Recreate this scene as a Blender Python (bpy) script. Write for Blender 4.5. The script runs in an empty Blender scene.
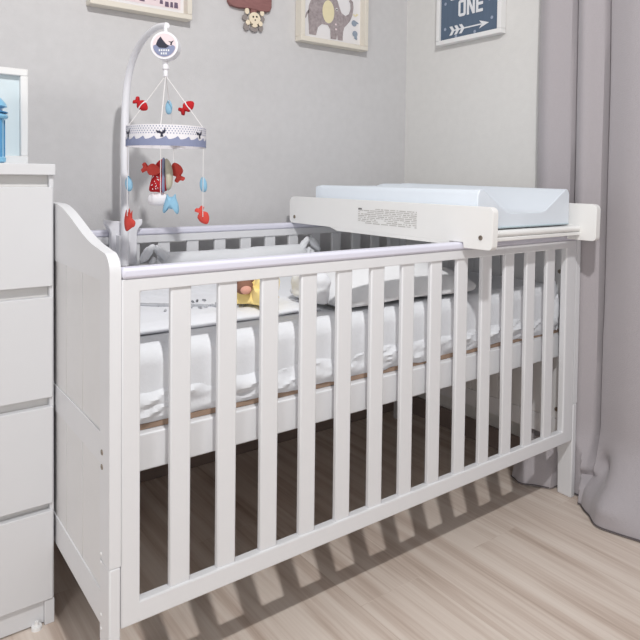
import bpy, bmesh, math, random
from mathutils import Vector, Matrix, noise
from mathutils.geometry import tessellate_polygon
random.seed(7)
col = bpy.context.scene.collection

# ------------------------------------------------------------------ materials
def lin(c):
    return tuple((v/255/12.92) if v/255 <= .04045 else ((v/255+.055)/1.055)**2.4 for v in c)
def mat(name, rgb, rough=.5, noise_amt=0.0, noise_scale=40, bump=0.0, bump_scale=200, spec=.3, stretch=None, sheen=0):
    m = bpy.data.materials.new(name); m.use_nodes = True
    nt = m.node_tree; b = nt.nodes['Principled BSDF']
    c = lin(rgb)
    b.inputs['Base Color'].default_value = (*c, 1)
    b.inputs['Roughness'].default_value = rough
    b.inputs['Specular IOR Level'].default_value = spec
    if sheen: b.inputs['Sheen Weight'].default_value = sheen
    tc = nt.nodes.new('ShaderNodeTexCoord')
    src = tc.outputs['Object']
    if stretch:
        mp = nt.nodes.new('ShaderNodeMapping'); mp.inputs['Scale'].default_value = stretch
        nt.links.new(src, mp.inputs['Vector']); src = mp.outputs['Vector']
    nz = nt.nodes.new('ShaderNodeTexNoise'); nz.inputs['Scale'].default_value = noise_scale
    nz.inputs['Detail'].default_value = 4
    nt.links.new(src, nz.inputs['Vector'])
    mx = nt.nodes.new('ShaderNodeMix'); mx.data_type = 'RGBA'
    d = max(noise_amt, .01)
    mx.inputs['A'].default_value = (*[v*(1-d) for v in c], 1)
    mx.inputs['B'].default_value = (*[min(1, v*(1+d)) for v in c], 1)
    nt.links.new(nz.outputs['Fac'], mx.inputs['Factor'])
    nt.links.new(mx.outputs['Result'], b.inputs['Base Color'])
    if bump:
        n2 = nt.nodes.new('ShaderNodeTexNoise'); n2.inputs['Scale'].default_value = bump_scale
        nt.links.new(src, n2.inputs['Vector'])
        bp = nt.nodes.new('ShaderNodeBump'); bp.inputs['Strength'].default_value = bump
        bp.inputs['Distance'].default_value = .002
        nt.links.new(n2.outputs['Fac'], bp.inputs['Height']); nt.links.new(bp.outputs['Normal'], b.inputs['Normal'])
    return m

def floor_mat():
    m = bpy.data.materials.new('laminate_floor'); m.use_nodes = True
    nt = m.node_tree; N = nt.nodes; L = nt.links; b = N['Principled BSDF']
    tc = N.new('ShaderNodeTexCoord')
    # plank layout: planks run along y
    mp = N.new('ShaderNodeMapping'); mp.inputs['Rotation'].default_value = (0, 0, math.pi/2)
    L.new(tc.outputs['Object'], mp.inputs['Vector'])
    br = N.new('ShaderNodeTexBrick'); br.inputs['Scale'].default_value = 1
    br.inputs['Brick Width'].default_value = 1.2; br.inputs['Row Height'].default_value = .19
    br.inputs['Mortar Size'].default_value = .0012; br.inputs['Mortar Smooth'].default_value = .5
    br.inputs['Color1'].default_value = (.49, .49, .49, 1); br.inputs['Color2'].default_value = (.56, .56, .56, 1)
    br.inputs['Mortar'].default_value = (.38, .38, .38, 1); br.offset = .37
    L.new(mp.outputs['Vector'], br.inputs['Vector'])
    # long streaks
    mp2 = N.new('ShaderNodeMapping'); mp2.inputs['Scale'].default_value = (20, .85, 1)
    L.new(tc.outputs['Object'], mp2.inputs['Vector'])
    ad = N.new('ShaderNodeVectorMath'); ad.operation = 'MULTIPLY_ADD'
    ad.inputs[1].default_value = (0, 9, 0)
    L.new(br.outputs['Color'], ad.inputs[0]); L.new(mp2.outputs['Vector'], ad.inputs[2])
    n1 = N.new('ShaderNodeTexNoise'); n1.inputs['Scale'].default_value = 1.1; n1.inputs['Detail'].default_value = 5
    n1.inputs['Roughness'].default_value = .55; n1.inputs['Distortion'].default_value = .5
    L.new(ad.outputs['Vector'], n1.inputs['Vector'])
    mp3 = N.new('ShaderNodeMapping'); mp3.inputs['Scale'].default_value = (150, 3, 1)
    L.new(tc.outputs['Object'], mp3.inputs['Vector'])
    n2 = N.new('ShaderNodeTexNoise'); n2.inputs['Scale'].default_value = 1; n2.inputs['Detail'].default_value = 4
    L.new(mp3.outputs['Vector'], n2.inputs['Vector'])
    a = N.new('ShaderNodeMath'); a.operation = 'MULTIPLY_ADD'; a.inputs[1].default_value = .3
    L.new(n2.outputs['Fac'], a.inputs[0]); L.new(n1.outputs['Fac'], a.inputs[2])
    a2 = N.new('ShaderNodeMath'); a2.operation = 'MULTIPLY_ADD'; a2.inputs[1].default_value = .25
    L.new(br.outputs['Color'], a2.inputs[0]); L.new(a.outputs[0], a2.inputs[2])
    cr = N.new('ShaderNodeValToRGB')
    e = cr.color_ramp.elements
    e[0].position = .52; e[0].color = (*lin((176, 157, 143)), 1)
    e[1].position = .98; e[1].color = (*lin((228, 217, 207)), 1)
    x = e.new(.70); x.color = (*lin((205, 189, 177)), 1)
    x = e.new(.82); x.color = (*lin((219, 206, 195)), 1)
    L.new(a2.outputs[0], cr.inputs['Fac']); L.new(cr.outputs['Color'], b.inputs['Base Color'])
    b.inputs['Roughness'].default_value = .42; b.inputs['Specular IOR Level'].default_value = .3
    return m

M = {}
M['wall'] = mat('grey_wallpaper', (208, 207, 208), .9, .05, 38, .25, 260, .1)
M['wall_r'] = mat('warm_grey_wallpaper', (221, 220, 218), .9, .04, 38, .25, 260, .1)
M['floor'] = floor_mat()
M['skirt'] = mat('brown_skirting', (142, 128, 122), .5, .15, 8, stretch=(1, 12, 12))
M['crib'] = mat('white_painted_wood', (225, 226, 229), .38, .015, 30, .04, 120, .35)
M['crib_in'] = mat('warm_white_painted_wood', (225, 225, 226), .4, .02, 30, .04, 120, .35)
M['cap'] = mat('lavender_teething_rail', (222, 222, 236), .3, .01, 30, 0, 1, .4)
M['board'] = mat('plywood', (158, 134, 116), .6, .15, 12, stretch=(2, 20, 20))
M['metal'] = mat('steel_screw', (150, 140, 128), .35, .05, 60); M['metal'].node_tree.nodes['Principled BSDF'].inputs['Metallic'].default_value = .8
M['hole'] = mat('dark_hole', (60, 55, 52), .7)
M['sheet'] = mat('white_cotton', (228, 230, 234), .9, .01, 80, .3, 160, .1)
M['quilt'] = mat('white_quilt_cotton', (229, 231, 236), .9, .02, 60, .45, 90, .1)
M['ink'] = mat('grey_embroidery', (186, 188, 193), .8)
M['bolster'] = mat('white_pillow_cotton', (228, 229, 231), .9, .01, 40, .25, 120, .1)
M['yellow'] = mat('yellow_plush', (252, 226, 152), .95, .06, 60, .5, 300, .05, sheen=.3)
M['brown'] = mat('brown_plush', (140, 104, 88), .95, .15, 60, .4, 300, .05)
M['pink'] = mat('pink_plush', (222, 168, 150), .95, .08, 60, .4, 300, .05)
M['topper'] = mat('cream_white_lacquer', (238, 238, 237), .35, .012, 30, 0, 1, .35)
M['vinyl'] = mat('pale_blue_vinyl', (226, 234, 243), .35, .012, 30, 0, 1, .35)
M['piping'] = mat('vinyl_seam', (190, 208, 214), .4)
M['print'] = mat('grey_print', (198, 196, 193), .7)
M['print_d'] = mat('dark_print', (120, 118, 118), .7)
M['dresser'] = mat('white_foil', (215, 216, 219), .45, .012, 20, 0, 1, .3)
M['dresser_in'] = mat('grey_foil_recess', (216, 215, 214), .6, .02, 20)
M['curtain'] = mat('mauve_grey_linen', (175, 170, 174), .95, .05, 260, .6, 420, .08, sheen=.25)
M['plastic'] = mat('white_plastic', (236, 236, 241), .3, .01, 30, 0, 1, .4)
M['cord'] = mat('white_cord', (232, 230, 230), .7)
M['red'] = mat('red_felt', (184, 46, 50), .95, .08, 80, .3, 300, .05)
M['coral'] = mat('coral_felt', (212, 84, 76), .95, .08, 80, .3, 300, .05)
M['blue'] = mat('sky_blue_felt', (146, 190, 216), .95, .06, 80, .3, 300, .05)
M['slate'] = mat('slate_blue_print', (140, 147, 176), .9, .06, 80)
M['navy'] = mat('dark_navy_print', (62, 62, 76), .9)
M['white_f'] = mat('white_felt', (234, 232, 236), .95, .03, 80, .3, 300, .05)
M['beige_f'] = mat('beige_felt', (196, 190, 172), .95, .06, 80, .3, 300, .05)
M['frame_w'] = mat('pale_wood_frame', (226, 220, 208), .5, .05, 12, stretch=(2, 30, 30))
M['frame_white'] = mat('white_frame', (234, 234, 234), .45, .01, 30)
M['paper'] = mat('white_paper', (232, 230, 232), .85, .01, 30)
M['paper_p'] = mat('pink_paper', (232, 216, 220), .85, .02, 60)
M['ele'] = mat('mottled_grey_print', (164, 154, 156), .85, .45, 110)
M['cream'] = mat('cream_print', (232, 222, 186), .85, .05, 60)
M['purple'] = mat('dusky_purple_print', (112, 98, 118), .85, .1, 60)
M['bluegrey'] = mat('blue_grey_print', (150, 162, 178), .85, .15, 120)
M['onebg'] = mat('slate_board_print', (92, 108, 128), .8, .12, 5, stretch=(1, 14, 1))
M['onewhite'] = mat('white_lettering', (228, 230, 234), .8)
M['onepale'] = mat('pale_dot_print', (158, 168, 188), .8)
M['plaque'] = mat('red_brown_wood', (146, 104, 102), .7, .3, 14, stretch=(2, 8, 8))
M['bone'] = mat('cream_wood', (238, 224, 200), .7, .05, 40)
M['dark'] = mat('black_paint', (38, 34, 34), .6)
M['charm_shade'] = mat('charm_shadow_grey', (150, 142, 140), .7, .1, 40)  # shade tone for the discs behind the charm
M['lantern'] = mat('sky_blue_enamel', (136, 198, 232), .3, .06, 20, 0, 1, .4)
M['lantern_d'] = mat('deep_blue_enamel', (70, 140, 190), .35, .06, 20)
M['mount'] = mat('pale_aqua_mount', (214, 226, 231), .4, .02, 6)
M['hem_shadow'] = mat('hem_shadow_line', (92, 86, 90), .95)  # shade colour for the line where the curtain meets the floor

# ------------------------------------------------------------------ mesh helpers
def link(name, bm, m, parent=None, bevel=0, smooth=True, seg=2, loc=None):
    me = bpy.data.meshes.new(name)
    bmesh.ops.recalc_face_normals(bm, faces=bm.faces)
    bm.to_mesh(me); bm.free()
    for mm in (m if isinstance(m, (list, tuple)) else [m]): me.materials.append(mm)
    o = bpy.data.objects.new(name, me); col.objects.link(o)
    if parent is not None: o.parent = parent; o.location = -Vector(parent['_base']) if '_base' in parent else (0, 0, 0)
    if bevel:
        md = o.modifiers.new('bevel', 'BEVEL'); md.width = bevel; md.segments = seg; md.limit_method = 'ANGLE'; md.angle_limit = math.radians(40)
        md.harden_normals = False
    if smooth:
        for p in me.polygons: p.use_smooth = True
        try: me.set_sharp_from_angle(angle=math.radians(38))
        except Exception: pass
    return o
def sub(name, bm, m, parent, **k):
    """sub-part: parent is a mesh part, whose own offset already places it"""
    o = link(name, bm, m, None, **k); o.parent = parent; return o
def thing(name, label, cat, base, group=None):
    o = bpy.data.objects.new(name, None); col.objects.link(o); o.location = base; o.empty_display_size = .1
    o['label'] = label; o['category'] = cat
    if group: o['group'] = group
    BASE[o.name] = Vector(base); return o
BASE = {}
def part(name, bm, m, root, **k):
    o = link(name, bm, m, None, **k); o.parent = root; o.location = -BASE[root.name]; return o
def tag(o, label, cat, group=None):
    o['label'] = label; o['category'] = cat
    if group: o['group'] = group
    return o
def struct(name, bm, m, **k):
    o = link(name, bm, m, None, **k); o['kind'] = 'structure'; return o
def box(bm, x0, x1, y0, y1, z0, z1, mi=0):
    vs = [bm.verts.new((x, y, z)) for x in (x0, x1) for y in (y0, y1) for z in (z0, z1)]
    for f in ((0,1,3,2),(4,6,7,5),(0,4,5,1),(2,3,7,6),(0,2,6,4),(1,5,7,3)):
        fc = bm.faces.new([vs[i] for i in f]); fc.material_index = mi
def B(*a):
    bm = bmesh.new(); box(bm, *a); return bm
def prism(bm, pts, fn, d0, d1, mi=0):
    """pts (u,v) closed outline; fn(u,v,d)->xyz"""
    a = [bm.verts.new(fn(u, v, d0)) for u, v in pts]; b = [bm.verts.new(fn(u, v, d1)) for u, v in pts]
    n = len(pts)
    for i in range(n):
        f = bm.faces.new((a[i], a[(i+1) % n], b[(i+1) % n], b[i])); f.material_index = mi
    tri = tessellate_polygon([[Vector((u, v, 0)) for u, v in pts]])
    for t in tri:
        for s in (a, b):
            try:
                f = bm.faces.new([s[i] for i in t]); f.material_index = mi
            except ValueError: pass
def flat(bm, pts, fn, d, mi=0):
    vs = [bm.verts.new(fn(u, v, d)) for u, v in pts]
    for t in tessellate_polygon([[Vector((u, v, 0)) for u, v in pts]]):
        f = bm.faces.new([vs[i] for i in t]); f.material_index = mi
def circle_pts(cu, cv, ru, rv=None, n=20, a0=0):
    rv = rv or ru
    return [(cu+ru*math.cos(a0+2*math.pi*i/n), cv+rv*math.sin(a0+2*math.pi*i/n)) for i in range(n)]
def tube(bm, pts, r, n=8, mi=0, cap=True):
    pts = [Vector(p) for p in pts]; rings = []
    rr = r if isinstance(r, (list, tuple)) else [r]*len(pts)
    t0 = (pts[1]-pts[0]).normalized()
    up = Vector((0, 0, 1)) if abs(t0.z) < .9 else Vector((0, 1, 0))
    nrm = (up - t0*up.dot(t0)).normalized()
    for i, p in enumerate(pts):
        t = (pts[min(i+1, len(pts)-1)]-pts[max(i-1, 0)]).normalized()
        nrm = (nrm - t*nrm.dot(t)).normalized(); bn = t.cross(nrm)
        rings.append([bm.verts.new(p+(nrm*math.cos(2*math.pi*k/n)+bn*math.sin(2*math.pi*k/n))*rr[i]) for k in range(n)])
    for a, b in zip(rings, rings[1:]):
        for k in range(n):
            f = bm.faces.new((a[k], a[(k+1) % n], b[(k+1) % n], b[k])); f.material_index = mi
    if cap:
        for s in (rings[0], rings[-1]):
            f = bm.faces.new(s); f.material_index = mi
def lathe(bm, c, prof, n=24, mi=0, axis='z'):
    rings = []
    for r, h in prof:
        ring = []
        for k in range(n):
            a = 2*math.pi*k/n
            v = Vector((r*math.cos(a), r*math.sin(a), h))
            if axis == 'y': v = Vector((v.x, v.z, v.y))
            if axis == 'x': v = Vector((v.z, v.x, v.y))
            ring.append(bm.verts.new(Vector(c)+v))
        rings.append(ring)
    for a, b in zip(rings, rings[1:]):
        for k in range(n):
            f = bm.faces.new((a[k], a[(k+1) % n], b[(k+1) % n], b[k])); f.material_index = mi
    for s in (rings[0], rings[-1]):
        f = bm.faces.new(s); f.material_index = mi
def cushion(cx, cy, cz, hx, hy, hz, r, cuts=24, amp=0, freq=8, seed=0, puff=0, rot=0):
    bm = bmesh.new(); bmesh.ops.create_cube(bm, size=2)
    bmesh.ops.subdivide_edges(bm, edges=bm.edges[:], cuts=cuts, use_grid_fill=True)
    h = Vector((hx, hy, hz)); rr = Vector((min(r, hx*.98), min(r, hy*.98), min(r, hz*.98)))
    R = Matrix.Rotation(rot, 3, 'Z')
    for v in bm.verts:
        p = v.co.copy()
        # denser sampling close to the edges
        p = Vector([math.copysign(1-(1-abs(c))**1.5, c) if abs(c) < 1 else c for c in p])
        q = Vector([max(-(h[i]-rr[i]), min(h[i]-rr[i], p[i]*h[i])) for i in range(3)])
        d = Vector([(p[i]*h[i]-q[i])/rr[i] for i in range(3)])
        m = max(abs(d.x), abs(d.y), abs(d.z))
        if d.length > 1e-6: d = d.normalized()*m if m < 1 else d.normalized()
        P = q + Vector([d[i]*rr[i] for i in range(3)])
        if puff:
            e = (1-(P.x/hx)**2)*(1-(P.y/hy)**2)
            P.z = (P.z+hz)*((1-puff)+puff*max(0, e)**.85)-hz
        if amp:
            n_ = noise.fractal(Vector((P.x*freq+seed, P.y*freq, P.z*freq*1.4)), 1, 2, 3)
            P += (P.normalized() if P.length else Vector((0,0,1)))*n_*amp
        v.co = R @ P + Vector((cx, cy, cz))
    return bm
def sm(a, b, x):
    t = max(0, min(1, (x-a)/(b-a))); return t*t*(3-2*t)

# ------------------------------------------------------------------ room shell
YW, XW = .86, 1.52
struct('floor', B(-3, XW+.1, -3.5, YW+.1, -.06, 0), M['floor'])
struct('wall_back', B(-3, XW+.1, YW, YW+.1, 0, 2.6), M['wall'])
struct('wall_right', B(XW, XW+.1, -3.5, YW, 0, 2.6), M['wall_r'])
struct('baseboard_back', B(-3, XW, YW-.012, YW, 0, .075), M['skirt'], bevel=.003)
struct('baseboard_right', B(XW-.012, XW, -3.5, YW-.012, 0, .075), M['skirt'], bevel=.003)

# ------------------------------------------------------------------ crib
LX, WY = 1.43, .79
crib = thing('crib', 'white wooden baby crib with slatted sides and a curved headboard', 'crib', (LX/2, WY/2, 0))
TH = .02
def end_outline():
    pts = []
    ys = [i/60 for i in range(61)]
    half = WY/2
    # front corner round, S curve to the middle, mirrored
    top = [(0, .785)]
    for k in range(7):
        a = math.pi - k*math.pi/2/6
        top.append((.035+.035*math.cos(a), .803+.035*math.sin(a)))
    for k in range(1, 25):
        y = .035+(half-.035)*k/24
        z = .838 + .004*sm(.035, .07, y) + .068*sm(.05, .36, y)
        top.append((y, z))
    return top
tp = end_outline()
full_top = tp + [(WY-y, z) for y, z in reversed(tp[:-1])]
def end_panel(x0, x1, name, lab):
    s = 1
    post = bmesh.new()
    # curved top board
    out = [(0, .2925)] + full_top[1:-1] + [(WY, .2925), (WY-.052, .2925), (WY-.052, .787), (.052, .787), (.052, .2925)]
    prism(post, out, lambda u, v, d: (d, u, v), x0, x1)
    # cross rails
    box(post, x0+.001, x1-.001, .052, WY-.052, .169, .227)
    box(post, x0+.001, x1-.001, .052, WY-.052, .461, .516)
    p = part(name, post, M['crib'], crib, bevel=.004)
    for y0 in (0, WY-.052):
        leg = bmesh.new()
        yi = y0+.052 if y0 == 0 else y0
        yo = y0 if y0 == 0 else y0+.052
        sg = 1 if y0 == 0 else -1
        pts = [(yo, 0), (yo, .2915), (yi, .2915), (yi, .172), (yi+sg*0.016, .169), (yi+sg*.002, .14), (yi-sg*.004, .11), (yi-sg*.006, 0)]
        pts = [(yo, 0), (yo, .2915), (yi, .2915), (yi, .15), (yi-sg*.003, .12), (yi-sg*.005, 0)]
        prism(leg, pts, lambda u, v, d: (d, u, v), x0, x1)
        sub('leg', leg, M['crib'], p, bevel=.003)
    pan = bmesh.new()
    w = (WY-.104)/6
    for z0, z1 in ((.227, .461), (.516, .787)):
        for k in range(6):
            box(pan, x0+.003, x1-.003, .052+k*w+.0009, .052+(k+1)*w-.0009, z0, z1)
    box(pan, x0+.0055, x1-.0055, .052, WY-.052, .227, .787)
    sub('grooved_panel', pan, M['crib_in'], p, bevel=.0015, seg=1)
    bead = bmesh.new()
    xx = x0 if x0 < .5 else x1
    tube(bead, [(xx+(.003 if x0 < .5 else -.003), .056, .2285), (xx+(.003 if x0 < .5 else -.003), WY-.056, .2285)], .0022, 6)
    sub('bead_trim', bead, M['crib'], p)
    xo = x0 if x0 < .5 else x1
    for y0 in (.04, WY-.04):
        for z in (.484, .458, .30, .285, .19, .165):
            sc = bmesh.new(); big = z > .4
            r = .0052 if big else .003
            so = -1 if x0 < .5 else 1
            lathe(sc, (xo, y0 if big else (y0+.004 if y0 < .4 else y0-.004), z), [(r, 0), (r*.9, .0012*so), (r*.35, .0014*so), (r*.3, .0004*so)], 12, axis='x')
            sub('screw' if big else 'screw_cap', sc, M['metal'] if big else M['crib_in'], p)
    return p
hp = end_panel(0, TH, 'headboard', None)
fp = end_panel(LX-TH, LX, 'footboard', None)
# inner bolts seen on the footboard post
for (y, z) in ((.056, .259), (.056, .69)):
    sc = bmesh.new(); lathe(sc, (LX-TH, y, z), [(.0065, 0), (.0062, -.002), (.003, -.0022), (.0028, -.0004)], 14, axis='x')
    sub('screw', sc, M['metal'], fp)

def side(y0, y1, name, out):
    """slatted side; out=-1 when the outside faces -y"""
    x0, x1 = TH+.0006, LX-TH-.0006
    fr = bmesh.new()
    outer = [(x0, .179), (x1, .179), (x1, .793), (x0, .793)]
    inner = [(x0+.034, .217), (x1-.052, .217), (x1-.052, .7695), (x0+.034, .7695)]
    V = [[fr.verts.new((u, y, v)) for u, v in outer+inner] for y in (y0, y1)]
    for k in range(4):
        j = (k+1) % 4
        fr.faces.new((V[0][k], V[0][j], V[1][j], V[1][k])); fr.faces.new((V[0][4+k], V[0][4+j], V[1][4+j], V[1][4+k]))
        for L_ in V: fr.faces.new((L_[k], L_[j], L_[4+j], L_[4+k]))
    p = part(name, fr, M['crib'], crib, bevel=.003)
    cp = bmesh.new(); box(cp, x0, x1, y0-.004, y1+.004, .793, .8125)
    sub('teething_rail', cp, M['cap'], p, bevel=.006, seg=3)
    yc = (y0+y1)/2
    for k in range(13):
        xr = .1528+.0961*k
        s = bmesh.new(); box(s, xr-.0405, xr, yc-.006, yc+.006, .215, .772)
        sub('slat', s, M['crib'], p, bevel=.0028)
    return p
front = side(0, .021, 'front_side', -1)
back = side(WY-.024, WY, 'back_side', 1)
# mattress support
sup = bmesh.new()
box(sup, TH+.001, LX-TH-.001, .036, .056, .432, .501)
box(sup, TH+.001, LX-TH-.001, WY-.056, WY-.036, .432, .501)
sp = part('support_rail', sup, M['crib'], crib, bevel=.003)
bb = bmesh.new()
box(bb, TH+.004, LX-TH-.004, .053, WY-.053, .502, .512)
part('base_board', bb, M['board'], crib)
bt = bmesh.new()
for k in range(9):
    x = .12+k*.145
    box(bt, x, x+.06, .056, WY-.056, .483, .502)
part('support_slats', bt, M['board'], crib)

# ------------------------------------------------------------------ mattress and bedding
mtr = thing('mattress', 'white crib mattress in a wrinkled cotton sheet inside the crib', 'mattress', (LX/2, WY/2, .518))
mb = cushion(LX/2, WY/2, .588, .679, .345, .0675, .035, cuts=40, amp=.004, freq=7, seed=3)
part('mattress_body', mb, M['sheet'], mtr)
def skirt_bm(ys, sgn, seed):
    bm = bmesh.new(); nx, nz = 240, 14; g = []
    for i in range(nx+1):
        x = .04+(1.385-.04)*i/nx; row = []
        drop = .5000+.003*noise.noise(Vector((x*9, seed, 0)))
        if x < .12: drop -= 0
        drop -= .004*x; top = .578+.006*noise.noise(Vector((x*6, seed+3, 0)))
        for j in range(nz+1):
            t = j/nz; z = top+(drop-top)*t
            fold = noise.noise(Vector((x*14+z*30, z*24, seed)))*.010+(.35-abs(noise.noise(Vector((x*20-z*55, z*34, seed+9)))))*.016
            y = ys+sgn*(.006-.017*math.sin(math.pi*min(1, t*1.15))**.8-.004*t) + sgn*fold*math.sin(math.pi*min(1, t*.9+.1))
            row.append(bm.verts.new((x, y, z)))
        g.append(row)
    for i in range(nx):
        for j in range(nz): bm.faces.new((g[i][j], g[i+1][j], g[i+1][j+1], g[i][j+1]))
    return bm
sk = part('sheet_skirt', skirt_bm(.053, 1, 2.3), M['sheet'], mtr)
sk.modifiers.new('solid', 'SOLIDIFY').thickness = .002
# knotted sheet corner at the foot end
cn = bmesh.new()
for (x, y, z, rx, rz, s) in ((1.372, .064, .625, .030, .045, 1), (1.386, .056, .575, .019, .05, 2)):
    t = bmesh.new(); bmesh.ops.create_icosphere(t, subdivisions=3, radius=1)
    for v in t.verts:
        n_ = noise.fractal(v.co*2.2+Vector((s*7, 0, 0)), 1, 2, 3)
        c = v.co*(1+.25*n_); v.co = Vector((x+c.x*rx, y+c.y*.016, z+c.z*rz*(1 if c.z > 0 else 1.25)))
    me = bpy.data.meshes.new('t'); t.to_mesh(me); t.free(); cn.from_mesh(me); bpy.data.meshes.remove(me)
part('sheet_corner', cn, M['sheet'], mtr)

# quilt
def quilt_bm():
    bm = bmesh.new(); nx, ny = 120, 100; g = []
    for i in range(nx+1):
        row = []
        for j in range(ny+1):
            x = .045+.50*i/nx; y = .13+.50*j/ny
            e = min(i, nx-i, 12)/12; f = min(j, ny-j, 12)/12
            z = .6600+.0135*min(1, e*1.4)**.5*min(1, f*1.4)**.5
            z += .003*noise.noise(Vector((x*14, y*14, 2))) + .0016*math.sin(x*150+2*math.sin(y*30))*sm(.34, .42, y)
            z += .05*sm(.50, .64, y)*(.6+.4*noise.noise(Vector((x*7, y*5, 9))))
            row.append(bm.verts.new((x, y, z)))
        g.append(row)
    for i in range(nx):
        for j in range(ny): bm.faces.new((g[i][j], g[i+1][j], g[i+1][j+1], g[i][j+1]))
    rnd = random.Random(5)
    def zq(x, y): return .6755+.003*noise.noise(Vector((x*14, y*14, 2)))
    # stitched lettering-like scribbles and a stitched sprig
    for (xa, ya, n_, st) in ((.20, .235, 9, .016), (.33, .205, 9, .014), (.21, .30, 8, .016)):
        for k in range(n_):
            x = xa+k*st; pts = [(x+rnd.uniform(-.004, .006), ya+rnd.uniform(-.011, .011), 0) for _ in range(4)]
            tube(bm, [(a, b, zq(a, b)+.0002) for a, b, _ in pts], .0007, 5, 1)
    for k in range(3):
        pts = [(.14+.03*k+.11*t, .38-.10*t-.02*k, 0) for t in [i/8 for i in range(9)]]
        tube(bm, [(a, b, zq(a, b)+.0004) for a, b, _ in pts], .0007, 5, 1)
    return bm
q = link('quilt', quilt_bm(), [M['quilt'], M['ink']]); q.modifiers.new('solid', 'SOLIDIFY').thickness = .004
tag(q, 'white embroidered quilt spread on the headboard end of the mattress', 'quilt')

# bumper along the back, with tie ends
bump = thing('crib_bumper', 'long padded white bumper tied along the back slats of the crib', 'bumper', (.65, .72, .656))
bmv = cushion(.655, .728, .698, .27, .030, .043, .028, cuts=28, amp=.006, freq=11, seed=8)
part('pad', bmv, M['sheet'], bump)
def bow(x, z, s, d):
    bm = bmesh.new()
    for (dx, dz, rx, rz, a) in ((-.018, .014, .026, .011, .9), (.02, .012, .026, .011, -.8), (-.006, -.016, .022, .008, 1.3), (.012, -.018, .02, .008, -1.2)):
        t = bmesh.new(); bmesh.ops.create_icosphere(t, subdivisions=3, radius=1)
        for v in t.verts:
            c = v.co*(1+.25*noise.noise(v.co*2+Vector((x*9, dx*50, 0))))
            u, w = c.x*rx*s, c.z*rz*s
            v.co = Vector((x+dx*s+u*math.cos(a)-w*math.sin(a), .712+c.y*.012, z+dz*s+u*math.sin(a)+w*math.cos(a)))
        me = bpy.data.meshes.new('t'); t.to_mesh(me); t.free(); bm.from_mesh(me); bpy.data.meshes.remove(me)
    return bm
part('tie_bow', bow(.365, .725, 1.25, 0), M['sheet'], bump)
part('tie_bow', bow(.925, .725, 1.2, 0), M['sheet'], bump)

# bolster pillow, small folded cloths
bo = link('bolster_pillow', cushion(.806, .190, .7125, .245, .125, .052, .045, cuts=34, amp=.006, freq=9, seed=21, puff=.72), M['bolster'])
tag(bo, 'long plump white bolster pillow lying behind the front slats of the crib', 'pillow')
# folded white cloth with a printed edge between toy and bolster
fc = cushion(.522, .150, .712, .028, .050, .033, .016, cuts=26, amp=.011, freq=14, seed=31)
for f in fc.faces: f.material_index = 0
tag(link('crumpled_cloth', fc, M['sheet']), 'small crumpled white cloth between the yellow toy and the bolster', 'cloth')

# yellow comforter toy
toy = thing('comforter_toy', 'soft yellow cloth toy with a small brown and pink head on the quilt', 'toy', (.43, .26, .674))
yb = bmesh.new(); bmesh.ops.create_icosphere(yb, subdivisions=4, radius=1)
for v in yb.verts:
    c = v.co.copy(); ang = math.atan2(c.y, c.x)
    tri = 1+.32*math.cos(3*(ang-.5)); n_ = noise.fractal(c*2.5, 1, 2, 3)
    v.co = Vector((.408+c.x*.052*tri*(1+.2*n_), .190+c.y*.045*tri*(1+.2*n_), .682+max(0, c.z+.35)*.044*(1+.3*n_)+.03*sm(.1, 1, c.x)*sm(-.3, .6, c.z)))
part('cloth_body', yb, M['yellow'], toy)
hd = bmesh.new(); bmesh.ops.create_icosphere(hd, subdivisions=3, radius=1)
for v in hd.verts: v.co = Vector((.366+v.co.x*.022, .185+v.co.y*.020, .722+v.co.z*.018))
hdo = part('head', hd, M['brown'], toy)
for dx in (-.022, .022):
    er = bmesh.new(); bmesh.ops.create_icosphere(er, subdivisions=2, radius=1)
    for v in er.verts: v.co = Vector((.366+dx+v.co.x*.009, .187+v.co.y*.006, .737+v.co.z*.009))
    sub('ear', er, M['brown'], hdo)
mz = bmesh.new(); bmesh.ops.create_icosphere(mz, subdivisions=2, radius=1)
for v in mz.verts: v.co = Vector((.362+v.co.x*.014, .168+v.co.y*.010, .717+v.co.z*.010))
sub('muzzle', mz, M['pink'], hdo)

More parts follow.
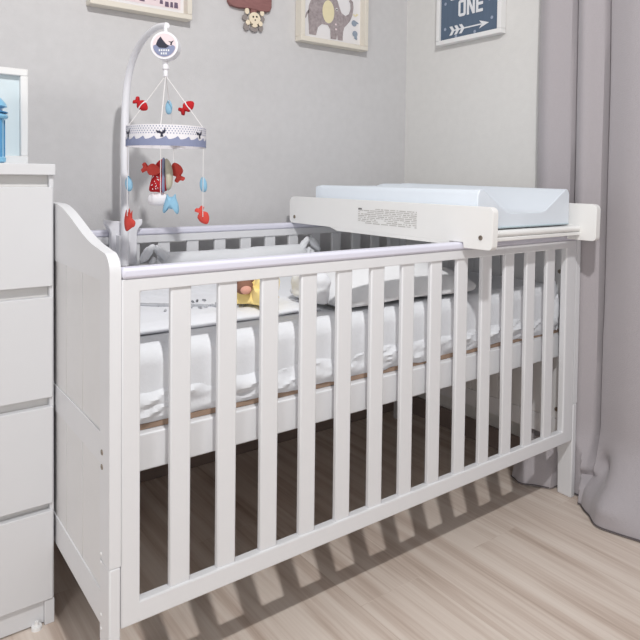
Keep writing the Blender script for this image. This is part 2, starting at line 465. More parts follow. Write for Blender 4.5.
# ------------------------------------------------------------------ changing topper
XL, XR, YF, YB = .885, 1.362, -.10, .775
ct = thing('changing_topper', 'cream white wooden changing top laid across the crib rails', 'changing table', ((XL+XR)/2, .34, .813))
def board_outline():
    o = []
    def arc(cx, cy, r, a0, a1):
        for k in range(6):
            a = math.radians(a0+(a1-a0)*k/5); o.append((cx+r*math.cos(a), cy+r*math.sin(a)))
    arc(YF+.014, .812, .012, 180, 270)
    o.append((-.010, .7995)); o.append((-.0075, .8135)); o.append((.036, .8135)); o.append((.042, .8035))
    o.append((.505, .8035)); o.append((.545, .8135)); o.append((.62, .8135))
    arc(YB-.014, .8275, .014, 270, 360)
    arc(YB-.022, .883, .022, 0, 90)
    arc(YF+.016, .8895, .0155, 90, 180)
    return o
for x0 in (XL, XR-.02):
    b_ = bmesh.new(); prism(b_, board_outline(), lambda u, v, d: (d, u, v), x0, x0+.02)
    sb = part('side_board', b_, M['topper'], ct, bevel=.003)
    xf = x0 if x0 == XL else x0+.02
    so = -1 if x0 == XL else 1
    for (y, z) in ((-.063, .829), (.745, .835)):
        sc = bmesh.new(); lathe(sc, (xf, y, z), [(.0062, 0), (.006, .0015*so), (.003, .0017*so), (.0028, .0004*so)], 14, axis='x')
        sub('screw', sc, M['metal'], sb)
    if x0 == XL:
        lab = bmesh.new(); rnd = random.Random(11)
        fn = lambda u, v, d: (XL-.0006-d, u, v)
        for r_ in range(9):
            z = .8815-.0053*r_; y = .402
            while y > .158:
                w = rnd.uniform(.006, .03); 
                if r_ == 8 and y > .21: w = .03
                mi = 1 if (r_ == 0 and (y > .386 or .352 < y < .366)) else 0
                if mi == 1 or rnd.random() < .93 and not (r_ == 0 and y > .34):
                    h = .0045 if mi else rnd.choice((.0022, .0026, .003))
                    y2 = max(.155, y-w)
                    flat(lab, [(y, z-h), (y2, z-h), (y2, z), (y, z)], fn, 0, mi)
                y -= w+rnd.uniform(.002, .006)
        sub('printed_label', lab, [M['print'], M['print_d']], sb, smooth=False)
for y0 in (-.050, .70):
    cb = bmesh.new(); 
    box(cb, XL+.02, XR-.02, y0, y0+.018, .8137, .824)
    tube(cb, [(XL+.02, y0+.007, .8325), (XR-.02, y0+.007, .8325)], .0085, 12)
    part('crossbar', cb, M['topper'], ct, bevel=.002)
part('base_panel', B(XL+.02, XR-.02, -.030, .70, .832, .841), M['topper'], ct, bevel=.002)

# changing mat: wedge sides, raised back
def mat_bm():
    bm = bmesh.new(); x0, x1, y0, y1 = XL+.027, XR-.047, -.030, .66
    prof = [(0, .844), (0, .932), (.006, .944), (.014, .947), (.024, .944), (.115, .888), (.14, .883), (.27, .883), (.295, .888)]
    W = x1-x0
    prof = prof[:7]+[(W-.14, .883), (W-.115, .888), (W-.024, .944), (W-.014, .947), (W-.006, .944), (W, .932), (W, .844)]
    ny = 60; rows = []
    for j in range(ny+1):
        y = y0+(y1-y0)*j/ny
        lift = sm(.56, .64, y)
        pull = sm(y1-.02, y1, y)
        rows.append([bm.verts.new((x0+u, y, (z if z < .85 else max(z, .883+.062*lift)) - .004*pull*(z > .85) + .008*(u > W-.12)*(z > .85)*(j/ny))) for u, z in prof])
    for a, b in zip(rows, rows[1:]):
        for k in range(len(prof)-1): bm.faces.new((a[k], a[k+1], b[k+1], b[k]))
        bm.faces.new((a[-1], a[0], b[0], b[-1]))
    for s in (rows[0], rows[-1]):
        pts = [Vector((v.co.x, v.co.z, 0)) for v in s]
        for t in tessellate_polygon([pts]): bm.faces.new([s[i] for i in t])
    return bm
cm = thing('changing_mat', 'pale blue vinyl changing mat with raised sides on the changing top', 'changing mat', (1.12, .3, .844))
part('pad', mat_bm(), M['vinyl'], cm, bevel=.003)
sm_ = bmesh.new()
x0, x1 = XL+.027, XR-.047
tube(sm_, [(x0+.005, -.0315, .8475), (x1-.005, -.0315, .8475)], .0018, 6)
part('welded_seam', sm_, M['piping'], cm)

# ------------------------------------------------------------------ mobile
HX, HY = .275, .413
RT = Vector((.803, -.596, 0)); FW = Vector((.596, .803, 0))
def T(px, py, d=0):        # point in the vertical plane of the mobile, d metres deeper
    return Vector((HX, HY, 0)) + RT*((px-165.1)*.00245) + FW*d + Vector((0, 0, 1.293-(py-44)*.00243))
mob = thing('crib_mobile', 'musical crib mobile with red and blue felt sea toys on the back rail', 'mobile', (HX, .75, .72))
cl = bmesh.new()
YM = .722
prism(cl, [(.246, .712), (.246, .804), (.242, .816), (.230, .830), (.230, .844), (.262, .839), (.284, .838), (.306, .839), (.338, .844), (.338, .830), (.326, .816), (.322, .804), (.322, .712)], lambda u, v, d: (u, d, v), YM+.012, YM+.036)
box(cl, .255, .303, YM+.036, WY+.020, .8175, .829); box(cl, .255, .303, WY+.006, WY+.020, .76, .829)
part('clamp', cl, M['plastic'], mob, bevel=.003)
am = bmesh.new(); ap = []
for z in (.715, .76, .85, .95, 1.05, 1.13): ap.append((HX, .705, z))
for (y, z) in ((.7005, 1.175), (.688, 1.228), (.662, 1.272), (.624, 1.305), (.575, 1.329), (.52, 1.342), (.465, 1.346), (.413, 1.340)): ap.append((HX, y, z))
dense = []
for i in range(len(ap)-1):
    p0, p1, p2, p3 = [Vector(ap[max(0, min(len(ap)-1, k))]) for k in (i-1, i, i+1, i+2)]
    for s in range(4):
        t = s/4; dense.append(.5*((2*p1)+(p2-p0)*t+(2*p0-5*p1+4*p2-p3)*t*t+(3*p1-p0-3*p2+p3)*t**3))
dense.append(Vector(ap[-1]))
nD = len(dense)
tube(am, dense, [.0112 if i < nD*.4 else .0112-.0042*(i-nD*.4)/(nD*.6) for i in range(nD)], 12)
box(am, HX-.016, HX+.016, .705, .735, .722, .80)
part('arm', am, M['plastic'], mob)
# music box: a thick disc facing the room
mbx = bmesh.new(); c0 = T(164.2, 46.0)
fd = lambda u, v, d: c0 + RT*u + Vector((0, 0, v)) - FW*d
def disc(bm, r, d0, d1, mi=0, n=36): prism(bm, circle_pts(0, 0, r, n=n), fd, d0, d1, mi)
disc(mbx, .0335, -.018, .016)
tube(mbx, [T(163.6, 25.5), T(164.2, 34)], .0045, 8)
mb_o = part('music_box', mbx, M['plastic'], mob, bevel=.003)
em = bmesh.new(); R0 = .0285
flat(em, circle_pts(0, 0, R0, n=32), fd, .0166, 0)
def cut(pts):   # keep drawing inside the badge
    return [(u*min(1, (R0-.001)/max(1e-6, math.hypot(u, v))), v*min(1, (R0-.001)/max(1e-6, math.hypot(u, v)))) for u, v in pts]
sea = [(-R0+.002, -.001)] + [(-R0+.003+k*.0051, -.002+(.003 if k % 2 else 0)) for k in range(1, 11)] + [(R0*math.cos(-a*math.pi/14), R0*math.sin(-a*math.pi/14)) for a in range(1, 14)]
flat(em, cut(sea), fd, .0172, 1)
flat(em, cut([(-.02, .001), (-.016, .012), (-.009, .021), (-.003, .012), (.004, .004), (.012, -.002), (.004, -.007), (-.012, -.006)]), fd, .0178, 2)
flat(em, cut([(.014, .001), (.016, .006), (.0095, .010), (.017, .0085), (.024, .012), (.019, .006), (.0185, .000)]), fd, .0178, 2)
for k in range(5): flat(em, [(-.013+k*.0055, -.0145), (-.0095+k*.0055, -.0145), (-.0095+k*.0055, -.010), (-.013+k*.0055, -.010)], fd, .0178, 3)
for k in range(3): flat(em, [(-.008+k*.0055, -.0225), (-.0045+k*.0055, -.0225), (-.0045+k*.0055, -.0175), (-.008+k*.0055, -.0175)], fd, .0178, 3)
sub('whale_badge', em, [M['paper_p'], M['slate'], M['navy'], M['onewhite']], mb_o, smooth=False)
hb = bmesh.new(); cb0 = T(164, 75)
lathe(hb, cb0, [(.004, .045), (.007, .041), (.007, .031), (.004, .028), (.008, .024), (.0085, .016), (.005, .012), (.0055, .009), (.006, 0), (.005, -.003)], 18)
part('hub', hb, M['plastic'], mob)
# ring
RR = .0955; ZR0, ZR1 = 1.042, 1.091
RC = Vector((HX, HY, 0))
def rn(a, z, d=0):   # a measured from the side facing the room, to the right
    return RC + (RT*math.sin(a) - FW*math.cos(a))*(RR+d) + Vector((0, 0, z))
rg = bmesh.new(); n = 72
for k in range(n):
    a0, a1 = 2*math.pi*k/n, 2*math.pi*(k+1)/n
    for d in (0, -.003):
        rg.faces.new([rg.verts.new(rn(a, z, d)) for a, z in ((a0, ZR0), (a1, ZR0), (a1, ZR1), (a0, ZR1))])
    for z in (ZR0, ZR1):
        rg.faces.new([rg.verts.new(rn(a, z, d)) for a, d in ((a0, 0), (a1, 0), (a1, -.003), (a0, -.003))])
# waves
m_ = 360
for k in range(m_):
    a0, a1 = 2*math.pi*k/m_, 2*math.pi*(k+1)/m_
    def wz(a):
        ph = (a*22/(2*math.pi)) % 1
        return ZR0+.015+.013*(ph**2.2 if ph < .80 else (1-ph)/.20*.6)
    f = rg.faces.new([rg.verts.new(rn(a, z, .0008)) for a, z in ((a0, ZR0), (a1, ZR0), (a1, wz(a1)), (a0, wz(a0)))]); f.material_index = 1
for r_ in range(4):
    for k in range(84):
        a = 2*math.pi*(k+.5*(r_ % 2))/84; z = ZR1-.004-r_*.0052
        f = rg.faces.new([rg.verts.new(rn(a+u/RR, z+v, .0006)) for u, v in circle_pts(0, 0, .0016, n=6)]); f.material_index = 1
for k in range(6):
    a = 2*math.pi*k/6+.12; z = ZR0+.020
    tail = [(1.5*u_, 1.25*v_) for u_, v_ in [(-.0015, 0), (-.001, .006), (-.007, .008), (-.0085, .012), (-.002, .0105), (.0005, .009), (.004, .013), (.006, .0175), (.006, .0085), (.002, .005), (.003, 0)]]
    vs = [rg.verts.new(rn(a+u/RR, z+v, .0012)) for u, v in tail]
    for t in tessellate_polygon([[Vector((u, v, 0)) for u, v in tail]]):
        f = rg.faces.new([vs[i] for i in t]); f.material_index = 2
bmesh.ops.remove_doubles(rg, verts=rg.verts, dist=1e-6)
part('printed_ring', rg, [M['white_f'], M['slate'], M['navy']], mob)
# strings
angs = (-math.pi/2+.12, math.pi/2-.12, .10, math.pi+.05)
def string(p, q, r):
    st = bmesh.new(); tube(st, [p, q], r, 5); part('string', st, M['cord'], mob)
for a in angs: string(cb0, rn(a, ZR1-.002, -.002), .0011)
for a, zb in zip(angs, (.872, .872, .93, .94)): string(rn(a, ZR0+.002, -.002), rn(a, zb, -.002), .0009)
def plush(pts, c, th, scale=1, rot=0, yaw=0, n=4):
    """inflated felt shape from an outline, facing the room; yaw turns it about z"""
    bm = bmesh.new(); cu = sum(p[0] for p in pts)/len(pts); cv = sum(p[1] for p in pts)/len(pts)
    # refine outline
    P = []
    N_ = len(pts)
    for i in range(N_):
        p0, p1, p2, p3 = [Vector((*pts[(i+k) % N_], 0)) for k in (-1, 0, 1, 2)]
        for s in range(3):
            t = s/3; P.append(.5*((2*p1)+(p2-p0)*t+(2*p0-5*p1+4*p2-p3)*t*t+(3*p1-p0-3*p2+p3)*t**3))
    r_ = RT*math.cos(yaw)+FW*math.sin(yaw); f_ = FW*math.cos(yaw)-RT*math.sin(yaw)
    def W(u, v, d):
        u, v = u*scale, v*scale; u, v = u*math.cos(rot)-v*math.sin(rot), u*math.sin(rot)+v*math.cos(rot)
        return c + r_*u + Vector((0, 0, v)) + f_*d
    levels = [math.cos(math.pi/2*k/n) for k in range(n)]
    edge = [bm.verts.new(W(p.x, p.y, 0)) for p in P]
    for sg in (-1, 1):
        prev = edge
        for k in range(1, n):
            s = levels[k]; d = sg*th*math.sin(math.pi/2*k/n)
            cur = [bm.verts.new(W(cu+(p.x-cu)*s, cv+(p.y-cv)*s, d)) for p in P]
            for i in range(len(P)): bm.faces.new((prev[i], prev[(i+1) % len(P)], cur[(i+1) % len(P)], cur[i]))
            prev = cur
        cc = bm.verts.new(W(cu, cv, sg*th))
        for i in range(len(P)): bm.faces.new((prev[i], prev[(i+1) % len(P)], cc))
    return bm
fish = [(-.020, .000), (-.010, .011), (.004, .013), (.012, .005), (.019, .012), (.024, .006), (.021, .000), (.024, -.007), (.018, -.012), (.012, -.005), (.003, -.013), (-.011, -.010)]
drop_ = [(0, .018), (.006, .010), (.008, 0), (.006, -.012), (0, -.016), (-.006, -.012), (-.008, 0), (-.006, .010)]
def fish_toy(c, m, scale, rot, yaw=0, band=True):
    o = part('toy_fish', plush(fish, c, .008*scale, scale, rot, yaw), m, mob)
    if band:
        b = plush([(-.0035, .0135), (.0, .0138), (.001, .004), (.001, -.004), (-.001, -.0138), (-.0045, -.0135), (-.003, -.004), (-.003, .004)], c-FW*.0012, .0082*scale, scale, rot, yaw, n=3)
        sub('band', b, M['white_f'], o)
    e = bmesh.new(); lathe(e, c, [(.001, 0), (.001, .001)], 6); e.free()
    return o
fish_toy(T(140.5, 105, -.005), M['red'], .95, math.radians(140))
fish_toy(T(186.5, 106.5, -.005), M['red'], .98, math.radians(218))
part('toy_drop', plush(drop_, T(162.5, 105, .05), .006, 1.1), M['blue'], mob)
for px in (127.5, 202.5):
    part('toy_drop', plush(drop_, T(px, 185), .008, 1.15, .1), M['blue'], mob)
crab = [(-.006, -.022), (-.010, -.012), (-.010, .002), (-.0065, .018), (-.004, .006), (-.001, .021), (.002, .006), (.0045, .017), (.0045, .002), (.010, -.004), (.009, -.012), (.003, -.016)]
part('toy_starfish', plush(crab, T(128.5, 221), .008, 1.35), M['coral'], mob)
fish_toy(T(202.5, 217), M['coral'], 1.08, math.radians(118), band=False)
# the central group
fish_toy(T(153, 170, -.02), M['coral'], 1.1, math.radians(168), band=False)
whale = [(-.026, -.031), (-.021, -.006), (-.014, .020), (-.002, .033), (.009, .030), (.015, .012), (.017, -.008), (.013, -.028), (.002, -.034), (-.012, -.034)]
wo = part('toy_whale', plush(whale, T(160.5, 176, 0), .016, 1.2), M['red'], mob)
bl = plush([(.002, .033), (.012, .026), (.017, .004), (.015, -.022), (.006, -.030), (.003, -.008)], T(163.5, 176, -.004), .0155, 1.22)
sub('belly', bl, M['beige_f'], wo)
sd_ = plush([(-.002, .034), (.003, .033), (.004, .010), (.004, -.015), (.002, -.033), (-.0025, -.033), (-.001, -.010), (-.001, .012)], T(163.0, 176, -.0075), .0140, 1.22)
sub('stripe', sd_, M['slate'], wo)
dt = bmesh.new(); rnd = random.Random(3)
for k in range(34):
    u, v = rnd.uniform(-.024, -.003), rnd.uniform(-.036, .020)
    if u < -.017 and v > -.005: continue
    lathe(dt, T(160.5, 176, -.0165)+RT*u+Vector((0, 0, v)), [(.0009, -.001), (.0009, .001)], 6)
sub('dots', dt, M['white_f'], wo)
fish_toy(T(174, 171.5, .02), M['coral'], 1.15, math.radians(-70), band=False)
cloud = [(-.018, -.006), (-.019, .004), (-.012, .011), (-.004, .010), (.003, .013), (.011, .010), (.018, .004), (.017, -.006), (.008, -.010), (-.008, -.010)]
part('toy_cloud', plush(cloud, T(157.5, 200.5, .005), .012, 1.45), M['white_f'], mob)
bw = [(-.016, -.020), (-.014, -.006), (-.010, .006), (-.008, .015), (-.003, .009), (.004, .010), (.009, .015), (.011, .005), (.015, -.006), (.016, -.020), (.012, -.025), (.008, -.015), (.001, -.015), (-.008, -.014), (-.012, -.023)]
part('toy_octopus', plush(bw, T(171, 202, -.012), .012, 1.25), M['blue'], mob)

# ------------------------------------------------------------------ chest of drawers
dx1, dx0, dyf, dyb = -.0035, -.80, .348, .845
dr = thing('chest_of_drawers', 'white four drawer chest with grooved finger grips beside the crib headboard', 'dresser', ((dx0+dx1)/2, (dyf+dyb)/2, 0))
ca = bmesh.new()
for x0 in (dx0, dx1-.0085): box(ca, x0, x0+.0085, dyf+.006, dyb, .054, .97); box(ca, x0, x0+.0085, dyf+.08, dyb, 0, .054)
box(ca, dx0+.018, dx1-.018, dyb-.006, dyb, .06, .97)
for z in (.054, .255, .48, .715, .935): box(ca, dx0+.018, dx1-.018, dyf+.024, dyb-.006, z-.008, z+.008)
part('carcass', ca, M['dresser'], dr, bevel=.0015)
part('plinth', B(dx0+.02, dx1-.0205, dyf+.010, dyf+.024, .004, .0535), M['dresser'], dr)
for x_ in (dx0, dx1-.02): part('foot', B(x_, x_+.02, dyf+.003, dyf+.07, 0, .0535), M['dresser'], dr, bevel=.001)
part('top', B(dx0-.002, dx1+.0025, dyf-.003, dyb, .970, .994), M['dresser'], dr, bevel=.002)
for z0, z1 in ((.734, .945), (.495, .711), (.265, .475), (.055, .249)):
    d = part('drawer', B(dx0+.003, dx1-.003, dyf, dyf+.018, z0, z1), M['dresser'], dr, bevel=.0018)
    sub('grip_groove', B(dx0+.009, dx1-.009, dyf+.0195, dyf+.0235, z1-.012, z1+.0265), M['dresser_in'], d)
gl = bmesh.new(); lathe(gl, (-.040, dyf+.002, 0), [(.011, 0), (.0105, .007), (.005, .0085), (.004, .012), (.004, .016)], 14)
part('glide_foot', gl, M['frame_white'], dr)

# frame and lantern on the chest
pf = thing('photo_frame', 'white box frame with a pale aqua centre standing on the chest', 'picture frame', (-.13, .56, .9945))
def frame_y(x0, x1, z0, z1, y0, y1, w, m, root, nm='frame', wb=None):
    wb = wb or w; bm = bmesh.new()
    box(bm, x0, x1, y0, y1, z0, z0+wb); box(bm, x0, x1, y0, y1, z1-w, z1)
    box(bm, x0, x0+w, y0, y1, z0+wb, z1-w); box(bm, x1-w, x1, y0, y1, z0+wb, z1-w)
    return part(nm, bm, m, root, bevel=.0015, seg=1)
frame_y(-.245, -.012, 0.9945, 1.219, .55, .575, .0165, M['frame_white'], pf, wb=.02)
part('mount', B(-.232, -.025, .566, .572, 1.012, 1.21), M['mount'], pf)
la = thing('lantern', 'sky blue enamel lantern with a domed lid in front of the white frame', 'lantern', (-.118, .47, .9945))
lb = bmesh.new(); lathe(lb, (-.118, .47, 0.9945), [(.036, 0), (.043, .004), (.043, .012), (.039, .016), (.039, .092), (.041, .098)], 28)
part('body', lb, M['lantern'], la)
lb = bmesh.new(); lathe(lb, (-.118, .47, 1.0925), [(.046, 0), (.048, .004), (.046, .008), (.037, .012), (.036, .022), (.046, .026), (.043, .033), (.034, .044), (.022, .054), (.008, .060), (.008, .068), (.004, .072)], 28)
part('domed_lid', lb, M['lantern'], la)
lb = bmesh.new()
for k in range(8):
    a = k*math.pi/4; tube(lb, [(-.118+.040*math.cos(a), .47+.040*math.sin(a), 1.009), (-.118+.040*math.cos(a), .47+.040*math.sin(a), 1.090)], .002, 6)
part('cage_bars', lb, M['lantern_d'], la)
lb = bmesh.new(); lathe(lb, (-.118, .47, 1.0935), [(.0465, .0105), (.0475, .012), (.0465, .0135)], 28)
part('lid_band', lb, M['lantern_d'], la)

# ------------------------------------------------------------------ wall art
def fy(u, v, d): return (u, .8455-d, v)         # on the back wall, d towards the room
yF = .820
# pink print
p1 = thing('framed_picture', 'pale wood framed pink animal print on the wall above the mobile', 'picture', (.374, YW, 1.6), 'framed pictures on the walls')
frame_y(.212, .533, 1.470, 1.79, yF, YW-.001, .017, M['frame_w'], p1)
a1 = bmesh.new(); box(a1, .224, .524, .850, .856, 1.488, 1.78, 0)
fy1 = lambda u, v, d: (u, .8495-d, v)
flat(a1, [(.238, 1.503), (.505, 1.503), (.505, 1.765), (.238, 1.765)], fy1, 0, 1)
for (u, v, w, h) in ((.452, 1.506, .014, .016), (.470, 1.5065, .010, .017), (.483, 1.5065, .014, .018), (.435, 1.512, .011, .012), (.405, 1.520, .018, .02), (.39, 1.54, .02, .02)):
    flat(a1, [(u, v), (u+w, v), (u+w*.9, v+h), (u+w*.1, v+h)], fy1, .0006, 2)
flat(a1, circle_pts(.40, 1.60, .08, .05, 28), fy1, .0006, 2)
for u in (.34, .37, .43, .46): flat(a1, [(u, 1.51), (u+.016, 1.51), (u+.018, 1.57), (u-.002, 1.57)], fy1, .0009, 2) if u < .40 else None
part('print', a1, [M['paper'], M['paper_p'], M['purple']], p1, smooth=False)
# elephant print
p2 = thing('framed_picture', 'pale wood framed elephant print on the back wall near the corner', 'picture', (1.115, YW, 1.6), 'framed pictures on the walls')
frame_y(.957, 1.275, 1.466, 1.79, yF, YW-.001, .018, M['frame_w'], p2)
a2 = bmesh.new(); box(a2, .967, 1.267, .850, .856, 1.486, 1.78, 0)
E0 = [(1.012, 1.500), (1.010, 1.535), (1.006, 1.57), (1.010, 1.605), (1.024, 1.635), (1.050, 1.655), (1.085, 1.665), (1.120, 1.660), (1.142, 1.645), (1.152, 1.622), (1.163, 1.601), (1.182, 1.592), (1.199, 1.602), (1.207, 1.622), (1.206, 1.642), (1.199, 1.652), (1.207, 1.660), (1.219, 1.652), (1.222, 1.630), (1.217, 1.600), (1.205, 1.576), (1.190, 1.560), (1.178, 1.548), (1.172, 1.530), (1.170, 1.497), (1.146, 1.496), (1.143, 1.515), (1.140, 1.497), (1.112, 1.496), (1.110, 1.530), (1.098, 1.545), (1.070, 1.545), (1.052, 1.530), (1.044, 1.500)]
flat(a2, E0, fy1, .0006, 1)
tail = [(1.010, 1.59), (.998, 1.575), (.993, 1.557), (.997, 1.556), (1.003, 1.570), (1.011, 1.578)]
flat(a2, tail, fy1, .0006, 1)
flat(a2, circle_pts(1.100, 1.595, .028, .043, 24), fy1, .0010, 2)
flat(a2, circle_pts(1.140, 1.610, .0062, n=14), fy1, .0012, 0); flat(a2, circle_pts(1.140, 1.6095, .0036, n=12), fy1, .0016, 3)
flat(a2, circle_pts(1.137, 1.535, .004, n=10), fy1, .0012, 4); flat(a2, circle_pts(1.136, 1.553, .004, n=10), fy1, .0012, 4)
for (u, v) in ((1.226, 1.571), (1.231, 1.531)):
    flat(a2, circle_pts(u, v, .013, .012, 16), fy1, .0008, 5)
flat(a2, [(1.236, 1.570), (1.250, 1.572), (1.242, 1.577), (1.237, 1.580)], fy1, .0010, 5)
flat(a2, [(1.238, 1.530), (1.243, 1.512), (1.238, 1.508), (1.226, 1.514), (1.230, 1.520)], fy1, .0010, 5)
flat(a2, [(1.219, 1.603), (1.232, 1.596), (1.248, 1.607), (1.236, 1.610), (1.231, 1.601), (1.224, 1.608)], fy1, .0010, 6)
part('print', a2, [M['paper'], M['ele'], M['cream'], M['dark'], M['paper_p'], M['bluegrey'], M['cream']], p2, smooth=False)
# ONE print on the right wall
p3 = thing('framed_picture', 'white framed slate print with ONE and an arrow on the right wall', 'picture', (XW, .514, 1.6), 'framed pictures on the walls')
bm = bmesh.new(); X0, X1 = 1.490, XW-.001; YA, YB_ = .360, .668; Z0, Z1 = 1.489, 1.80; w = .0175
box(bm, X0, X1, YA, YB_, Z0, Z0+w); box(bm, X0, X1, YA, YB_, Z1-w, Z1); box(bm, X0, X1, YA, YA+w, Z0+w, Z1-w); box(bm, X0, X1, YB_-w, YB_, Z0+w, Z1-w)
part('frame', bm, M['frame_white'], p3, bevel=.002)
a3 = bmesh.new(); box(a3, 1.500, 1.506, YA+.012, YB_-.012, Z0+.012, Z1-.012, 0)
fx = lambda u, v, d: (1.4995-d, YB_-u, v)       # u runs left to right when seen from the room
def bar(u0, u1, v0, v1, d=.0007, mi=1): flat(a3, [(u0, v0), (u1, v0), (u1, v1), (u0, v1)], fx, d, mi)
def letter_O(u, v, w_, h, t):
    o = [(u+t*.6, v), (u+w_-t*.6, v), (u+w_, v+t*.6), (u+w_, v+h-t*.6), (u+w_-t*.6, v+h), (u+t*.6, v+h), (u, v+h-t*.6), (u, v+t*.6)]
    flat(a3, o, fx, .0007, 1); bar(u+t, u+w_-t, v+t, v+h-t, .0013, 0)
def letter_N(u, v, w_, h, t):
    bar(u, u+t, v, v+h); bar(u+w_-t, u+w_, v, v+h)
    flat(a3, [(u, v+h), (u+t, v+h), (u+w_, v), (u+w_-t, v)], fx, .0009, 1)
def letter_E(u, v, w_, h, t):
    bar(u, u+t, v, v+h)
    for q_ in (0, .5, 1): bar(u+t, u+w_, v+(h-t)*q_, v+(h-t)*q_+t)
def letter_L(u, v, w_, h, t): bar(u, u+t, v, v+h); bar(u+t, u+w_, v, v+t)
letter_O(.105, 1.583, .036, .062, .011); letter_N(.146, 1.583, .038, .062, .011); letter_E(.189, 1.583, .032, .062, .011)
letter_L(.066, 1.652, .034, .05, .011)
# arrow
zA = 1.537
bar(.080, .215, zA-.0025, zA+.0025)
flat(a3, [(.205, zA-.015), (.250, zA), (.205, zA+.015), (.217, zA)], fx, .0009, 1)
for k in range(3):
    u = .062+.024*k
    flat(a3, [(u, zA+.017), (u+.014, zA+.017), (u+.026, zA), (u+.014, zA-.017), (u, zA-.017), (u+.012, zA)], fx, .0009, 1)
for (u, v) in ((.040, 1.548), (.095, 1.513), (.185, 1.515), (.262, 1.552), (.04, 1.645), (.25, 1.62), (.27, 1.68)):
    flat(a3, circle_pts(u, v, .006, n=14), fx, .0007, 2)
part('print', a3, [M['onebg'], M['onewhite'], M['onepale']], p3, smooth=False)
# hanging wooden plaque
pl = thing('wall_plaque', 'red brown wooden plaque with a cream animal charm hanging below it', 'plaque', (.76, YW, 1.57))
pb = bmesh.new()
pts = [(.675, 1.562), (.684, 1.549), (.72, 1.545), (.76, 1.550), (.80, 1.546), (.838, 1.551), (.846, 1.566), (.846, 1.62), (.836, 1.632), (.69, 1.632), (.675, 1.62)]
prism(pb, pts, lambda u, v, d: (u, d, v), .842, YW-.001)
part('board', pb, M['plaque'], pl, bevel=.003)
nk = B(.764, .786, .846, .853, 1.528, 1.556); part('hanger', nk, M['plaque'], pl)
fyp = lambda u, v, d: (u, .853-d, v)
gw = bmesh.new()  # grey discs standing in for the shadows around the charm
for (u, v, ru, rv) in ((.742, 1.518, .010, .010), (.812, 1.522, .009, .009), (.748, 1.488, .011, .014), (.778, 1.484, .016, .010), (.806, 1.490, .009, .012)):
    prism(gw, circle_pts(u, v, ru, rv, 14), fyp, 0, .004)
part('charm_shadow', gw, M['charm_shade'], pl)
ch = bmesh.new()
for (u, v, ru, rv, d) in ((.778, 1.519, .0225, .021, .010), (.748, 1.540, .008, .011, .009), (.808, 1.542, .008, .011, .009), (.752, 1.502, .008, .009, .009), (.802, 1.504, .008, .009, .009), (.778, 1.500, .014, .012, .0095)):
    prism(ch, circle_pts(u, v, ru, rv, 18), fyp, .0042, d)
co = part('animal_charm', ch, M['bone'], pl, bevel=.001, seg=1)
fe = bmesh.new()
for (u, v, r) in ((.771, 1.523, .0033), (.785, 1.525, .0033), (.779, 1.513, .0026), (.766, 1.497, .0026), (.790, 1.498, .0026)): prism(fe, circle_pts(u, v, r, n=10), fyp, .0095, .0108)
sub('face', fe, M['dark'], co)

# ------------------------------------------------------------------ curtain
def curtain_bm():
    bm = bmesh.new(); valleys = [.196, .060, -.043, -.33, -.46, -.62, -.78]
    ys = []
    y = .190
    while y > -.80: ys.append(y); y -= .0045 if y > -.36 else .01
    zs = []; z = .003
    while z < 2.5:
        zs.append(z); z += .008 if z < .3 else (.03 if z < .6 else .1)
    zs.append(2.5)
    K = [(-.8, .11), (-.24, .105), (-.133, .12), (-.085, .10), (-.024, .085), (.03, .055), (.10, .075), (.164, .09), (.21, .11)]
    def kick(y):
        for (a, ka), (b, kb) in zip(K, K[1:]):
            if a <= y <= b: return ka+(kb-ka)*sm(a, b, y)
        return .10
    grid = []
    for z in zs:
        row = []
        for y in ys:
            # fold profile
            wob = .006*math.sin(z*2.1+y*9)
            yy = y+wob*.3
            x = 1.487
            for a, b in zip(valleys, valleys[1:]):
                if b <= yy <= a:
                    t = (yy-b)/(a-b); wdt = a-b
                    s = math.sin(math.pi*t)**.45
                    x -= (.020+.12*min(wdt, .18))*s - .010*math.sin(math.pi*2*t+1.0)*s
                    nd = min(t, 1-t)*wdt
                    low = sm(.05, .22, z)
                    x += .05*max(0, 1-nd/.009)**.8*low
            low = 1-sm(.0, .24, z)
            x -= kick(y)*low**1.2
            # buckled folds near the floor
            g = math.exp(-((y+.085)/.03)**2)*math.exp(-((z-.11)/.045)**2)
            x += .055*g
            g = math.exp(-((y+.035+ (z-.10)*.3)/.05)**2)*math.exp(-((z-.075)/.016)**2)
            x += .04*g
            g = math.exp(-((y+.15)/.05)**2)*math.exp(-((z-.06)/.03)**2); x -= .02*g
            x += .010*low*noise.noise(Vector((y*14, z*9, 4)))+.004*noise.noise(Vector((y*6, z*2, 1)))
            # keep clear of the crib, its foot and the wall
            if z > .150 or y < .068:
                lim = LX+.007 - 2.2*max(0, -.014-y)
                if z <= .150: lim -= 0 if y < .068 else 1
                x = max(x, lim)
            if z > .79 and z < .93 and y > -.14 and x < XR+.006: x = XR+.006
            x = min(x, XW-.016)
            row.append(bm.verts.new((x, y, z)))
        grid.append(row)
    for a, b in zip(grid, grid[1:]):
        for k in range(len(ys)-1): bm.faces.new((a[k], a[k+1], b[k+1], b[k]))
    hem_shadow = [Vector(v.co)+Vector((-.001, 0, .0035)) for v in grid[0]]
    return bm, hem_shadow
cbm, hem_shadow = curtain_bm()
cu = thing('curtain', 'mauve grey floor length curtain pooling on the floor beside the crib', 'curtain', (1.47, -.1, 0))
cpart = part('fabric', cbm, M['curtain'], cu)
so = cpart.modifiers.new('solid', 'SOLIDIFY'); so.thickness = .0025; so.offset = 1
hm = bmesh.new(); tube(hm, hem_shadow[::2], .0017, 6)  # dark tube standing in for the shadow line along the curtain's lower edge
part('hem_shadow', hm, M['hem_shadow'], cu)

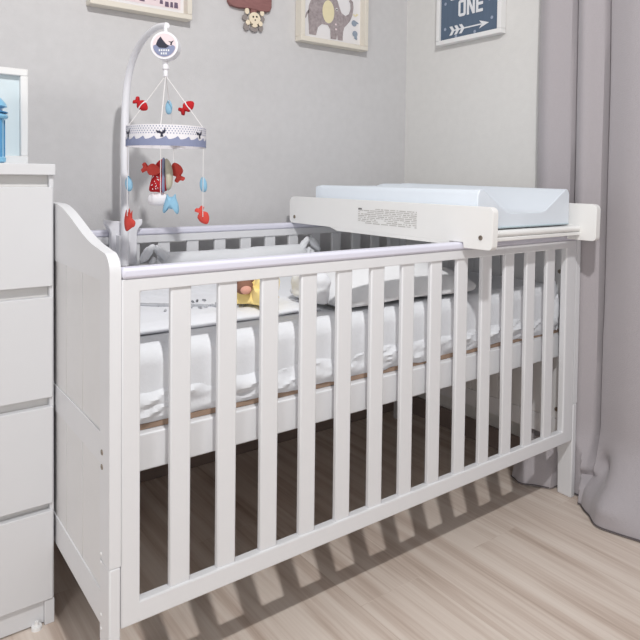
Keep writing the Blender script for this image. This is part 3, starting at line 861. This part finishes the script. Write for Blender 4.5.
# ------------------------------------------------------------------ light
sc = bpy.context.scene
ld = bpy.data.lights.new('ceiling_lamp', 'AREA'); ld.shape = 'DISK'; ld.size = .075; ld.energy = 28; ld.color = (1, .985, .97)
lo = bpy.data.objects.new('ceiling_lamp', ld); col.objects.link(lo); lo.location = (-.03, -1.05, 2.27)
lo.rotation_euler = (Vector((.6, .3, .4))-lo.location).to_track_quat('-Z', 'Y').to_euler()
l2 = bpy.data.lights.new('bounce_fill', 'AREA'); l2.shape = 'DISK'; l2.size = 1.0; l2.energy = 27; l2.color = (1, .97, .94)  # added soft fill imitating room bounce, no actual lamp; lifts the shaded crib ends
o2 = bpy.data.objects.new('bounce_fill', l2); col.objects.link(o2); o2.location = (-2.5, -2.1, 1.2)
o2.rotation_euler = (Vector((.4, .3, .5))-o2.location).to_track_quat('-Z', 'Y').to_euler()
w = bpy.data.worlds.new('World'); sc.world = w; w.use_nodes = True
nt = w.node_tree; bg = nt.nodes['Background']
tc = nt.nodes.new('ShaderNodeTexCoord'); sx = nt.nodes.new('ShaderNodeSeparateXYZ'); nt.links.new(tc.outputs['Generated'], sx.inputs[0])
rp = nt.nodes.new('ShaderNodeValToRGB'); nt.links.new(sx.outputs['Z'], rp.inputs['Fac'])
rp.color_ramp.elements[0].position = 0; rp.color_ramp.elements[0].color = (.60, .60, .615, 1)
rp.color_ramp.elements[1].position = .7; rp.color_ramp.elements[1].color = (.95, .945, .95, 1)
nt.links.new(rp.outputs['Color'], bg.inputs['Color']); bg.inputs['Strength'].default_value = .52

# ------------------------------------------------------------------ camera
F, CX, CY = 634.32, 320.23, 197.03
yaw, pit, rol = .6383, .0312, .0117
fw = Vector((math.sin(yaw)*math.cos(pit), math.cos(yaw)*math.cos(pit), -math.sin(pit)))
rt = Vector((math.cos(yaw), -math.sin(yaw), 0)); up = rt.cross(fw)
rt, up = rt*math.cos(rol)+up*math.sin(rol), -rt*math.sin(rol)+up*math.cos(rol)
cd = bpy.data.cameras.new('camera'); cam = bpy.data.objects.new('camera', cd); col.objects.link(cam)
cam.matrix_world = Matrix(((rt.x, up.x, -fw.x, -.3523), (rt.y, up.y, -fw.y, -1.0709), (rt.z, up.z, -fw.z, .9726), (0, 0, 0, 1)))
cd.sensor_width = 36; cd.lens = F/640*36; cd.shift_x = (320-CX)/640; cd.shift_y = (CY-320)/640; cd.clip_start = .02
sc.camera = cam
sc.view_settings.view_transform = 'Standard'; sc.view_settings.look = 'None'; sc.view_settings.exposure = 0
